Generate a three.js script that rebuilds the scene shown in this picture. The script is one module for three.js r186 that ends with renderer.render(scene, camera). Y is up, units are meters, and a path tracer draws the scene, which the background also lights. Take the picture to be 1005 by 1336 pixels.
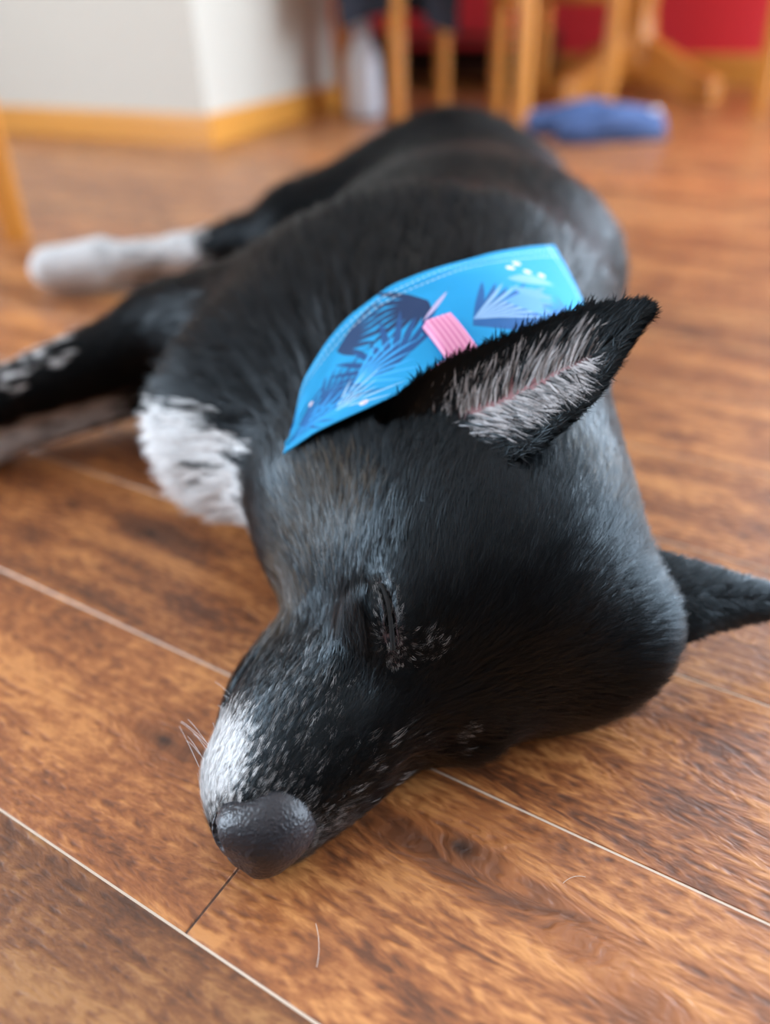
import * as THREE from 'three';
import { RoundedBoxGeometry } from 'three/addons/geometries/RoundedBoxGeometry.js';
import { mergeGeometries } from 'three/addons/utils/BufferGeometryUtils.js';
import { RectAreaLightUniformsLib } from 'three/addons/lights/RectAreaLightUniformsLib.js';

// ---------------------------------------------------------------- camera, sky, light, exposure
RectAreaLightUniformsLib.init();
const scene = new THREE.Scene();
const renderer = new THREE.WebGLRenderer();
renderer.toneMapping = THREE.LinearToneMapping;
renderer.toneMappingExposure = 1.46;
renderer.shadowMap.enabled = true;

const camera = new THREE.PerspectiveCamera(65.68, 1005 / 1336, 0.02, 30);
camera.position.set(0, 0.33, 0);
camera.up.set(0.04061, 0.8361, -0.54707);
camera.lookAt(0, 0.33 - 0.54752, -0.83679);
camera.focus = 0.355;
camera.userData.fStop = 2.45;
scene.add(camera);

scene.background = new THREE.Color().setRGB(0.86, 0.95, 1.08);

// the room is square to the floor planks: s runs along them, q across them, away from the camera
const PLANK_TURN = -0.56839;
const PX = 0.84284, PZ = 0.53817;
const world = (s, y, q) => new THREE.Vector3(s * PX + q * PZ, y, s * PZ - q * PX);
const ROOM = { s0: -3.6, s1: 3.0, q0: -3.2, q1: 3.5, h: 2.5 };
function windowLight(s, q, y, w, h, toS, toQ, radiance) {
  const l = new THREE.RectAreaLight(new THREE.Color().setRGB(0.8, 0.95, 1.13), radiance, w, h);
  const p = world(s, y, q);
  l.position.copy(p);
  l.lookAt(world(s + toS, y, q + toQ));
  l.name = 'window_daylight';
  scene.add(l);
}
windowLight(1.65, ROOM.q1 - 0.03, 1.35, 2.4, 1.7, 0, -1, 11);
windowLight(ROOM.s1 - 0.03, 2.1, 1.1, 1.8, 2.0, -1, 0, 7);
windowLight(ROOM.s0 + 0.03, -1.5, 1.35, 2.6, 1.7, 1, 0, 11);

// ---------------------------------------------------------------- helpers
let seed = 7;
const rnd = () => { seed = (seed + 0x6d2b79f5) | 0; let t = Math.imul(seed ^ (seed >>> 15), 1 | seed); t = (t + Math.imul(t ^ (t >>> 7), 61 | t)) ^ t; return ((t ^ (t >>> 14)) >>> 0) / 4294967296; };
const clamp = (x, a = 0, b = 1) => Math.min(b, Math.max(a, x));
const sstep = (a, b, x) => { const t = clamp((x - a) / (b - a)); return t * t * (3 - 2 * t); };
const mix = (a, b, t) => a + (b - a) * t;
const PERM = new Uint8Array(1024), RV = new Float32Array(256);
for (let i = 0; i < 256; i++) { RV[i] = rnd(); PERM[i] = i; }
for (let i = 255; i > 0; i--) { const j = Math.floor(rnd() * (i + 1)), t = PERM[i]; PERM[i] = PERM[j]; PERM[j] = t; }
for (let i = 256; i < 1024; i++) PERM[i] = PERM[i & 255];
function noise3(x, y, z) {
  const xi = Math.floor(x), yi = Math.floor(y), zi = Math.floor(z);
  let fx = x - xi, fy = y - yi, fz = z - zi;
  fx = fx * fx * (3 - 2 * fx); fy = fy * fy * (3 - 2 * fy); fz = fz * fz * (3 - 2 * fz);
  const X = xi & 255, Y = yi & 255, Z = zi & 255, A = PERM[X] + Y, B = PERM[X + 1] + Y;
  const A0 = PERM[A] + Z, A1 = PERM[A + 1] + Z, B0 = PERM[B] + Z, B1 = PERM[B + 1] + Z;
  const a = RV[PERM[A0]], b = RV[PERM[B0]], c = RV[PERM[A1]], d = RV[PERM[B1]], e = RV[PERM[A0 + 1]], f = RV[PERM[B0 + 1]], g = RV[PERM[A1 + 1]], h = RV[PERM[B1 + 1]];
  const p = a + (b - a) * fx, q = c + (d - c) * fx, r = e + (f - e) * fx, s = g + (h - g) * fx, u = p + (q - p) * fy, v = r + (s - r) * fy;
  return u + (v - u) * fz;
}
const fbm = (x, y, z, n = 4) => { let a = 0, w = 0.5, t = 0; for (let i = 0; i < n; i++) { a += w * noise3(x, y, z); t += w; w *= 0.5; x *= 2.03; y *= 2.03; z *= 2.03; } return a / t; };
const taken = {};
function numbered(n) { const k = taken[n] = (taken[n] ?? -1) + 1; return k ? n + '_' + String(k).padStart(3, '0') : n; }
function mesh(name, geo, mat, parent) {
  const m = new THREE.Mesh(geo, mat); m.name = parent === scene ? numbered(name) : name;
  m.castShadow = m.receiveShadow = true; parent.add(m); return m;
}
function thing(name, label, category, group) {
  const g = new THREE.Group(); g.name = numbered(name); g.userData = { label, category }; if (group) g.userData.group = group; scene.add(g); return g;
}
function structure(o, label) { o.userData.kind = 'structure'; o.userData.label = label; return o; }
const std = (o) => new THREE.MeshPhysicalMaterial(o);
const lin = (r, g, b) => new THREE.Color().setRGB(r, g, b);
const box = (w, h, d, x = 0, y = 0, z = 0) => new THREE.BoxGeometry(w, h, d).translate(x, y, z);
const rbox = (w, h, d, r, x = 0, y = 0, z = 0) => new RoundedBoxGeometry(w, h, d, 2, r).translate(x, y, z);
function dataTexture(w, h, fn, srgb) {
  const a = new Uint8Array(w * h * 4);
  for (let j = 0; j < h; j++) for (let i = 0; i < w; i++) { const c = fn(i, j); const k = (j * w + i) * 4; a[k] = c[0]; a[k + 1] = c[1]; a[k + 2] = c[2]; a[k + 3] = 255; }
  const t = new THREE.DataTexture(a, w, h); t.magFilter = t.minFilter = THREE.LinearFilter; t.wrapS = t.wrapT = THREE.RepeatWrapping;
  if (srgb) t.colorSpace = THREE.SRGBColorSpace; t.needsUpdate = true; return t;
}

// ---------------------------------------------------------------- room shell
const wallPaint = std({ color: lin(0.6, 0.575, 0.5), roughness: 0.8 });
const darkPanel = std({ color: lin(0.075, 0.045, 0.028), roughness: 0.5 });
const redPaint = std({ color: lin(0.78, 0.035, 0.05), roughness: 0.55 });
const ceilingPaint = std({ color: lin(0.8, 0.8, 0.78), roughness: 0.9 });
const pineTexture = (() => dataTexture(512, 64, (i, j) => {
  const a = fbm(i * 0.006, j * 0.09, 3.1, 4), b = noise3(i * 0.05, j * 0.8, 9.4);
  const t = clamp(0.55 * a + 0.25 * b + 0.1);
  return [mix(190, 236, t), mix(122, 172, t), mix(42, 84, t)];
}, true))();
const honeyPine = std({ map: pineTexture, roughness: 0.38, clearcoat: 0.3, clearcoatRoughness: 0.3 });
function roomMesh(name, geos, mat, label) {
  const m = mesh(name, geos.length ? mergeGeometries(geos) : geos, mat, scene);
  m.rotation.y = PLANK_TURN; return structure(m, label);
}
const sBox = (s0, s1, y0, y1, q0, q1) => box(s1 - s0, y1 - y0, q1 - q0, (s0 + s1) / 2, (y0 + y1) / 2, -(q0 + q1) / 2);
const T = 0.12;
const openQ = (sA, qA, qB, ws, ww) => [
  sBox(sA, ROOM.s1 + T, 0, 0.5, qA, qB), sBox(sA, ROOM.s1 + T, 2.2, ROOM.h, qA, qB),
  sBox(sA, ws - ww / 2, 0.5, 2.2, qA, qB), sBox(ws + ww / 2, ROOM.s1 + T, 0.5, 2.2, qA, qB)];
const openS = (sA, sB, wq, ww) => [
  sBox(sA, sB, 0, 0.5, ROOM.q0, ROOM.q1), sBox(sA, sB, 2.2, ROOM.h, ROOM.q0, ROOM.q1),
  sBox(sA, sB, 0.5, 2.2, ROOM.q0, wq - ww / 2), sBox(sA, sB, 0.5, 2.2, wq + ww / 2, ROOM.q1)];
roomMesh('wall_right', [sBox(ROOM.s1, ROOM.s1 + T, 0, ROOM.h, ROOM.q0, 1.15), sBox(ROOM.s1, ROOM.s1 + T, 0, ROOM.h, 3.05, ROOM.q1), sBox(ROOM.s1, ROOM.s1 + T, 2.15, ROOM.h, 1.15, 3.05), sBox(ROOM.s1, ROOM.s1 + T, 0, 0.04, 1.15, 3.05)], darkPanel, 'dark stained wood panelling with a glazed garden door');
roomMesh('wall_left', openS(ROOM.s0 - T, ROOM.s0, -1.5, 2.6), wallPaint, 'off-white wall with a wide window');
roomMesh('wall_back', [sBox(ROOM.s0 - T, 0.25, 0, 0.95, ROOM.q1, ROOM.q1 + T)], redPaint, 'red painted lower wall behind the dining table');
roomMesh('wall_upper', [sBox(ROOM.s0 - T, 0.25, 0.95, ROOM.h, ROOM.q1, ROOM.q1 + T)], wallPaint, 'off-white upper wall above the red wainscot');
roomMesh('wall_window', openQ(0.25, ROOM.q1, ROOM.q1 + T, 1.65, 2.4), wallPaint, 'off-white wall with a wide window beside the red wall');
roomMesh('wall_front', [sBox(ROOM.s0 - T, ROOM.s1 + T, 0, ROOM.h, ROOM.q0 - T, ROOM.q0)], darkPanel, 'dark stained wood panelling opposite the red wall');
const cornerPlan = new THREE.Shape(); cornerPlan.moveTo(ROOM.s0, 1.75); cornerPlan.lineTo(-1.627, 1.75); cornerPlan.lineTo(-1.74, 2.52); cornerPlan.lineTo(ROOM.s0, 2.52); cornerPlan.closePath();
roomMesh('wall_corner', [new THREE.ExtrudeGeometry(cornerPlan, { depth: ROOM.h, bevelEnabled: false }).rotateX(-Math.PI / 2)], wallPaint, 'off-white wall corner jutting into the room');
roomMesh('ceiling', [sBox(ROOM.s0 - T, ROOM.s1 + T, ROOM.h, ROOM.h + T, ROOM.q0 - T, ROOM.q1 + T)], ceilingPaint, 'white ceiling');
function windowUnit(name, s, q, w, across, y0 = 0.5, y1 = 2.2) {
  const g = new THREE.Group(); g.name = name; g.rotation.y = PLANK_TURN + (across ? Math.PI / 2 : 0); scene.add(g); structure(g, 'wide white framed window letting daylight in');
  const white = std({ color: lin(0.8, 0.8, 0.8), roughness: 0.4 });
  const b = 0.05;
  for (const [a, c, d, e] of [[y0, y0 + b, q - w / 2, q + w / 2], [y1 - b, y1, q - w / 2, q + w / 2], [y0 + b, y1 - b, q - w / 2, q - w / 2 + b], [y0 + b, y1 - b, q + w / 2 - b, q + w / 2], [y0 + b, y1 - b, q - b / 2, q + b / 2]])
    mesh('window_frame', sBox(s - 0.025, s + 0.025, a, c, d, e), white, g);
  const glass = std({ color: 0xffffff, transmission: 1, thickness: 0, roughness: 0.0 });
  for (const k of [-1, 1]) mesh('pane', sBox(s - 0.003, s + 0.003, y0 + b, y1 - b, k < 0 ? q - w / 2 + b : q + b / 2, k < 0 ? q - b / 2 : q + w / 2 - b), glass, g);
}
windowUnit('window_3', ROOM.s1 + 0.07, 2.1, 1.9, false, 0.04, 2.15);
windowUnit('window_1', ROOM.q1 + 0.07, -1.65, 2.4, true);
windowUnit('window_2', ROOM.s0 - 0.07, -1.5, 2.6);

// baseboards: a rounded-top profile swept along each wall
function baseboard(name, sA, qA, sB, qB, h, t, label) {
  // runs from A to B with the wall on its far side; the profile is extruded and turned into place
  const sh = new THREE.Shape(); sh.moveTo(0, 0); sh.lineTo(t, 0); sh.lineTo(t, h - 0.016); sh.quadraticCurveTo(t, h, 0.002, h); sh.lineTo(0, h);
  const L = Math.hypot(sB - sA, qB - qA);
  const g = new THREE.ExtrudeGeometry(sh, { depth: L, bevelEnabled: false, curveSegments: 5 });
  const uv = g.attributes.uv, p = g.attributes.position;
  for (let i = 0; i < p.count; i++) uv.setXY(i, p.getZ(i) / 0.9, (p.getY(i) + p.getX(i)) / 0.12);
  const m = mesh(name, g, honeyPine, scene);
  const a = world(sA, 0.0005, qA), b = world(sB, 0.0005, qB), d = b.clone().sub(a).normalize();
  m.matrixAutoUpdate = true; m.position.copy(a);
  const x = new THREE.Vector3(0, 1, 0).cross(d);
  m.quaternion.setFromRotationMatrix(new THREE.Matrix4().makeBasis(x, new THREE.Vector3(0, 1, 0), d));
  return structure(m, label);
}
baseboard('baseboard_left', -1.612, 1.749, ROOM.s0 + 0.001, 1.749, 0.075, 0.015, 'honey pine baseboard along the off-white wall');
baseboard('baseboard_corner', -1.739, 2.52, -1.6245, 1.735, 0.075, 0.015, 'honey pine baseboard on the short side of the wall corner');
baseboard('baseboard_back', ROOM.s1 - 0.001, ROOM.q1 - 0.001, ROOM.s0 + 0.001, ROOM.q1 - 0.001, 0.1, 0.018, 'pale pine baseboard under the red wall');

// ---------------------------------------------------------------- plank floor
const PITCH = 0.12705, Q0 = 0.1064, PLANK_L = 1.22;
const SHEET_L = 0.61;
const KNOTS = [ // metres along from the board's end, metres across from its middle, size: one list for each sheet of wood
  [[0.082, 0.031, 0.0095], [0.058, 0.022, 0.006], [0.12, 0.027, 0.0055], [0.146, 0.017, 0.006], [0.17, 0.008, 0.006], [0.33, -0.03, 0.009]],
  [[0.083, 0.009, 0.0075], [0.4, -0.02, 0.012]],
  [[0.3, 0.03, 0.009], [0.12, -0.025, 0.006]],
  [[0.1, -0.012, 0.007], [0.45, 0.02, 0.009]],
];
const woodSheets = KNOTS.map((knots, n) => {
  const w = 2048, h = 384, z0 = n * 17.3 + 2.2, height = new Float32Array(w * h);
  const dark = [94, 56, 34], mid = [146, 88, 48], light = [194, 132, 76];
  const map = dataTexture(w, h, (i, j) => {
    const x = i / w * SHEET_L, y = (j / h - 0.5) * 0.127;                 // metres
    let yy = y, kd = 0, ring = 0;
    for (const [kx, ky, r] of knots) {
      const dx = (x - kx) / 1.9, dy = y - ky, d2 = dx * dx + dy * dy; if (d2 > r * r * 22) continue;
      const e = Math.exp(-d2 / (r * r * 4.5));
      yy -= Math.tanh(dy / r * 2) * r * 0.8 * e;
      const jag = 0.5 + fbm(x * 300, y * 300, z0 + 5, 3);
      if (r > 0.007) kd = Math.max(kd, 0.75 * Math.exp(-d2 / (r * r * 0.16 * jag)));
      ring = Math.max(ring, e);
    }
    const wob = (fbm(x * 9, y * 26, z0, 2) - 0.5) * 0.04;
    const band = fbm(x * 4.5, (yy + wob) * 58, z0 + 1, 4);                // broad figure
    const streak = fbm(x * 26, (yy + wob * 0.8) * 420, z0 + 2, 3);        // grain lines
    const blotch = fbm(x * 30, y * 40, z0 + 3, 3);                        // cloudy stain
    const fleck = fbm(x * 190 + band * 9, yy * 430, z0 + 4, 3);           // short flecks
    let t = 0.5 + (band - 0.5) * 1.25 + (streak - 0.5) * 0.75 + (blotch - 0.5) * 0.8 + (fleck - 0.5) * 1.15;
    t -= ring * (0.18 + 0.9 * (fleck - 0.36));
    t = clamp(t, 0.02, 1);
    height[j * w + i] = clamp(0.5 + (streak - 0.5) * 0.7 + (fleck - 0.5) * (0.9 + 1.6 * ring) - kd * 0.35);
    const s = t < 0.5 ? 0 : 1, f = t * 2 - s, A = s ? mid : dark, B = s ? light : mid, kk = 1 - 0.7 * kd;
    return [mix(A[0], B[0], f) * kk, mix(A[1], B[1], f) * kk, mix(A[2], B[2], f) * (kk * 0.9 + 0.1)];
  }, true);
  const bump = dataTexture(w, h, (i, j) => { const v = height[j * w + i] * 255; return [v, v, v]; });
  map.wrapS = bump.wrapS = THREE.MirroredRepeatWrapping;
  return std({ map, bumpMap: bump, bumpScale: 0.0006, roughness: 0.42, vertexColors: true, clearcoat: 0.2, clearcoatRoughness: 0.22 });
});
function plankGeometry(L, W, u0, tint) {
  const c = 0.0005, th = 0.009, hx = L / 2, hw = W / 2, pos = [], uv = [], col = [], idx = [];
  const v = (x, y, z, k = 1) => { pos.push(x, y, z); uv.push((u0 + x) / SHEET_L, clamp(0.5 - z / 0.127, 0.01, 0.99)); col.push(tint[0] * k, tint[1] * k, tint[2] * k); return pos.length / 3 - 1; };
  const quad = (a, b, d, e) => idx.push(a, b, d, a, d, e);
  const ring = (x, z, y, k) => [v(-x, y, z, k), v(x, y, z, k), v(x, y, -z, k), v(-x, y, -z, k)];
  const a = ring(hx - c, hw - c, 0); quad(a[0], a[1], a[2], a[3]);
  const b = ring(hx - c, hw - c, 0), d = ring(hx, hw, -c), e = ring(hx, hw, -c), g = ring(hx, hw, -th);
  for (let k = 0; k < 4; k++) { const n = (k + 1) % 4; quad(d[k], d[n], b[n], b[k]); quad(g[k], g[n], e[n], e[k]); }
  // dark tongue showing in the end joint
  const t0 = [v(hx, -0.0002, hw, 0.22), v(hx + 0.0012, -0.0002, hw, 0.22), v(hx + 0.0012, -0.0002, -hw, 0.22), v(hx, -0.0002, -hw, 0.22)]; quad(t0[0], t0[1], t0[2], t0[3]);
  const geo = new THREE.BufferGeometry(); geo.setAttribute('position', new THREE.Float32BufferAttribute(pos, 3)); geo.setAttribute('uv', new THREE.Float32BufferAttribute(uv, 2)); geo.setAttribute('color', new THREE.Float32BufferAttribute(col, 3)); geo.setIndex(idx);
  geo.computeVertexNormals(); return geo;
}
const floor = mesh('floor', sBox(ROOM.s0 - T, ROOM.s1 + T, -0.06, -0.0004, ROOM.q0 - T, ROOM.q1 + T), std({ color: lin(0.66, 0.55, 0.43), roughness: 0.5 }), scene);
floor.rotation.y = PLANK_TURN; structure(floor, 'hand-scraped brown wood plank floor with pale seams');
{
  const kMin = Math.ceil((ROOM.q0 - Q0) / PITCH) - 1, kMax = Math.floor((ROOM.q1 - Q0) / PITCH);
  const set = { 0: -0.177, 1: -0.86, 2: -0.62, '-1': 0.72, 3: -0.3 };                 // where a board ends in the rows near the dog
  for (let k = kMin; k <= kMax; k++) {
    const qa = Math.max(ROOM.q0, Q0 + k * PITCH), qb = Math.min(ROOM.q1, Q0 + (k + 1) * PITCH), W = qb - qa - 0.0009;
    if (W < 0.01) continue;
    let s = set[k] ?? rnd() * PLANK_L; while (s > ROOM.s0) s -= PLANK_L;
    for (let n = 0; s < ROOM.s1; s += PLANK_L, n++) {
      const a = Math.max(s, ROOM.s0), b = Math.min(s + PLANK_L, ROOM.s1), L = b - a - 0.0008;
      if (L < 0.02) continue;
      const mid = s + PLANK_L / 2;
      let sheet = Math.floor(rnd() * woodSheets.length), tone = 0.82 + 0.3 * rnd(), warm = (rnd() - 0.5) * 0.1;
      if (k === 0 && Math.abs(s + 0.177) < 0.01) { sheet = 0; tone = 1.05; warm = 0; }
      if (k === 0 && Math.abs(s + PLANK_L + 0.177) < 0.01) { sheet = 1; tone = 1.08; warm = 0.02; }
      if (k === 1 && Math.abs(mid + 0.25) < 0.02) { sheet = 3; tone = 0.9; warm = 0.03; }
      if (k === -1) { tone = 0.72; warm = -0.07; }
      const m = mesh('plank', plankGeometry(L, W, (a + b) / 2 - s, [tone * (1 + warm), tone, tone * (1 - warm)]), woodSheets[sheet], floor);
      m.position.set((a + b) / 2, 0, -(qa + qb) / 2);
    }
  }
}

// ---------------------------------------------------------------- the dog: one distance field, meshed once
const HF = [-0.69858, -0.25124, 0.66975], HD = [0.50614, 0.48787, 0.71093], HU = [-0.50537, 0.83583, -0.21366], HT = [0.0089, 0.0533, -0.2719];
const h2w = (f, d, u) => [0, 1, 2].map((k) => HT[k] + HF[k] * f + HD[k] * d + HU[k] * u);
const w2h = (p) => { const x = p[0] - HT[0], y = p[1] - HT[1], z = p[2] - HT[2]; return [x * HF[0] + y * HF[1] + z * HF[2], x * HD[0] + y * HD[1] + z * HD[2], x * HU[0] + y * HU[1] + z * HU[2]]; };
const sub = (a, b) => [a[0] - b[0], a[1] - b[1], a[2] - b[2]], dot = (a, b) => a[0] * b[0] + a[1] * b[1] + a[2] * b[2];
const norm = (a) => { const l = Math.hypot(...a) || 1; return [a[0] / l, a[1] / l, a[2] / l]; };
const cross = (a, b) => [a[1] * b[2] - a[2] * b[1], a[2] * b[0] - a[0] * b[2], a[0] * b[1] - a[1] * b[0]];
const prims = [];
// tapered capsule from a to b; hair runs from a to b
function cap(a, b, ra, rb, k = 0.02, hair) { const ba = sub(b, a); prims.push({ t: 0, a, ba, l2: dot(ba, ba), ra, rb, k, m: [a[0] + ba[0] / 2, a[1] + ba[1] / 2, a[2] + ba[2] / 2], R: Math.hypot(...ba) / 2 + Math.max(ra, rb), hair: hair ?? norm(ba) }); }
// ellipsoid with its own axes (columns of a turn)
function ell(c, r, axes, k = 0.02, hair = [0, 0, -1]) { prims.push({ t: 1, c, r, m: c, R: Math.max(...r), x: axes[0], y: axes[1], z: axes[2], k, hair }); }
const HEADAX = [HF, HD, HU], WORLDAX = [[1, 0, 0], [0, 1, 0], [0, 0, 1]];
const turned = (deg) => { const c = Math.cos(deg * Math.PI / 180), s = Math.sin(deg * Math.PI / 180); return [[c, 0, -s], [0, 1, 0], [s, 0, c]]; };
const BACK = HF.map((x) => -x);
const hcap = (a, b, ra, rb, k) => cap(h2w(...a), h2w(...b), ra, rb, k, BACK);
const hell = (c, r, k) => ell(h2w(...c), r, HEADAX, k, BACK);
// head
hell([-0.075, -0.011, -0.002], [0.078, 0.064, 0.068], 0.02);               // cranium
for (const s of [1, -1]) {
  hell([-0.055, -0.048, 0.042 * s], [0.056, 0.044, 0.03], 0.028);          // cheek
  hell([-0.022, 0.003, 0.028 * s], [0.03, 0.024, 0.024], 0.018);           // brow
  hell([-0.002, 0.006, 0.036 * s], s > 0 ? [0.016, 0.015, 0.014] : [0.014, 0.012, 0.01], 0.008);           // closed eye
  hell([0.054, -0.039, 0.015 * s], [0.038, 0.026, 0.02], 0.018);           // upper lip
}
hell([-0.092, 0.01, -0.05], [0.047, 0.046, 0.035], 0.03);                   // temple resting on the floor
hell([0.018, -0.06, 0.026], [0.042, 0.026, 0.018], 0.025);                   // corner of the mouth
hcap([-0.005, -0.02, -0.002], [0.08, -0.022, -0.001], 0.041, 0.027, 0.022);  // muzzle
hcap([-0.01, -0.002, 0], [0.084, -0.012, 0], 0.02, 0.016, 0.014);          // bridge
hcap([-0.07, -0.082, 0], [0.062, -0.056, 0], 0.036, 0.016, 0.022);         // lower jaw
// neck and trunk
ell([-0.014, 0.07, -0.39], [0.06, 0.06, 0.06], WORLDAX, 0.03, [-0.5, 0.1, -0.8]);   // throat
ell([0.083, 0.08, -0.385], [0.052, 0.06, 0.06], WORLDAX, 0.03, [0.3, 0, -1]);         // nape
cap(h2w(-0.08, -0.03, 0), [0.045, 0.095, -0.47], 0.056, 0.085, 0.04, [0.1, 0, -1]);
cap([0.045, 0.095, -0.46], [0.045, 0.1, -0.56], 0.085, 0.1, 0.04, [0.1, 0, -1]);
ell([0.035, 0.1, -0.6], [0.15, 0.1, 0.13], turned(20), 0.05, [0.1, 0, -1]);
ell([-0.062, 0.078, -0.52], [0.095, 0.074, 0.1], turned(0), 0.05, [-0.4, -0.3, -0.6]);   // breast
ell([0.085, 0.1, -0.78], [0.15, 0.1, 0.2], turned(-8), 0.05, [0.05, 0, -1]);
ell([0.1, 0.09, -0.97], [0.13, 0.09, 0.16], turned(0), 0.05, [0, 0, -1]);
ell([0.12, 0.09, -1.12], [0.14, 0.092, 0.13], turned(0), 0.05, [0, 0, -1]);
// fore legs
cap([0.0, 0.118, -0.6], [-0.18, 0.085, -0.675], 0.07, 0.042, 0.04);
cap([-0.18, 0.085, -0.675], [-0.33, 0.054, -0.605], 0.036, 0.022, 0.02);
cap([-0.33, 0.054, -0.605], [-0.44, 0.04, -0.57], 0.022, 0.022, 0.015);
cap([-0.44, 0.04, -0.57], [-0.485, 0.034, -0.56], 0.028, 0.025, 0.015);
cap([-0.02, 0.055, -0.6], [-0.18, 0.036, -0.695], 0.05, 0.026, 0.03);
cap([-0.18, 0.036, -0.695], [-0.34, 0.022, -0.605], 0.024, 0.018, 0.012);
cap([-0.34, 0.022, -0.605], [-0.46, 0.026, -0.56], 0.02, 0.025, 0.015);
// hind legs
cap([0.1, 0.108, -1.12], [-0.08, 0.082, -1.05], 0.088, 0.056, 0.05);
cap([-0.08, 0.08, -1.05], [-0.26, 0.042, -1.1], 0.045, 0.022, 0.03);
cap([-0.26, 0.042, -1.1], [-0.37, 0.036, -1.09], 0.022, 0.024, 0.015);
cap([-0.37, 0.036, -1.09], [-0.435, 0.032, -1.09], 0.031, 0.028, 0.015);
cap([0.08, 0.06, -1.12], [-0.1, 0.03, -1.1], 0.06, 0.03, 0.03);
cap([-0.1, 0.03, -1.1], [-0.24, 0.02, -1.115], 0.028, 0.018, 0.02);
cap([-0.24, 0.02, -1.115], [-0.33, 0.02, -1.115], 0.018, 0.019, 0.015);
// tail, lying behind
cap([0.17, 0.06, -1.22], [0.12, 0.03, -1.42], 0.03, 0.02, 0.03);

// creases cut into the head: the shut lids, the hollow in front of each eye, the mouth
const cuts = [];
function cut(a, b, ra, rb, k) { cap(h2w(...a), h2w(...b), ra, rb, k); cuts.push(prims.pop()); }
const LID = [[-0.0135, 0.0095, 0.0525], [-0.0085, 0.0165, 0.0475], [-0.002, 0.021, 0.0405], [0.003, 0.0225, 0.034], [0.008, 0.0215, 0.026]];
for (const s of [1, -1]) {
  if (s > 0) for (let i = 0; i < 4; i++) cut([LID[i][0], LID[i][1], LID[i][2] * s], [LID[i + 1][0], LID[i + 1][1], LID[i + 1][2] * s], 0.0018, 0.0018, 0.0025);
  cut([0.018, 0.012, 0.044 * s], [0.03, 0.014, 0.03 * s], 0.009, 0.008, 0.014);
  if (s < 0) cut([0.014, 0.027, -0.026], [0.006, 0.026, -0.036], 0.006, 0.006, 0.012);
  cut([0.02, -0.056, 0.05 * s], [0.085, -0.052, 0.028 * s], 0.0022, 0.002, 0.003);
}

const lidLine = [1].map((s) => { const c = new THREE.CatmullRomCurve3(LID.map((l) => new THREE.Vector3(...h2w(l[0], l[1], l[2] * s)))); return c.getPoints(24).map((p) => p.toArray()); });
const lidDist = (p) => { let d = 1; if (p[2] > -0.33) for (const line of lidLine) for (const q of line) { const e = (p[0] - q[0]) ** 2 + (p[1] - q[1]) ** 2 + (p[2] - q[2]) ** 2; if (e < d) d = e; } return Math.sqrt(d); };

function primDist(o, x, y, z) {
  if (o.t === 0) {
    const px = x - o.a[0], py = y - o.a[1], pz = z - o.a[2];
    const h = clamp((px * o.ba[0] + py * o.ba[1] + pz * o.ba[2]) / o.l2);
    return Math.hypot(px - o.ba[0] * h, py - o.ba[1] * h, pz - o.ba[2] * h) - (o.ra + (o.rb - o.ra) * h);
  }
  const px = x - o.c[0], py = y - o.c[1], pz = z - o.c[2], r = o.r;
  const a = (px * o.x[0] + py * o.x[1] + pz * o.x[2]) / r[0], b = (px * o.y[0] + py * o.y[1] + pz * o.y[2]) / r[1], c = (px * o.z[0] + py * o.z[1] + pz * o.z[2]) / r[2];
  const k0 = Math.sqrt(a * a + b * b + c * c), k1 = Math.hypot(a / r[0], b / r[1], c / r[2]);
  return k1 < 1e-9 ? -Math.min(...r) : k0 * (k0 - 1) / k1;
}
function sdf(x, y, z) {
  let d = 1e3;
  for (const o of prims) {
    const mx = x - o.m[0], my = y - o.m[1], mz = z - o.m[2], far = d + o.k + o.R;
    if (far > 0 && mx * mx + my * my + mz * mz > far * far) continue;
    const e = primDist(o, x, y, z);
    if (e > d + o.k) continue;
    if (d > e + o.k) { d = e; continue; }
    const h = o.k - Math.abs(d - e);
    d = Math.min(d, e) - h * h / (4 * o.k);
  }
  if (z > -0.34 && d < 0.02) for (const o of cuts) {
    const e = -primDist(o, x, y, z);
    if (e < d - o.k) continue;
    if (e > d + o.k) { d = e; continue; }
    const h = o.k - Math.abs(d - e);
    d = Math.max(d, e) + h * h / (4 * o.k);
  }
  return Math.max(d, 0.001 - y);
}
const grad = (x, y, z, e = 0.0012) => norm([sdf(x + e, y, z) - sdf(x - e, y, z), sdf(x, y + e, z) - sdf(x, y - e, z), sdf(x, y, z + e) - sdf(x, y, z - e)]);

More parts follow.
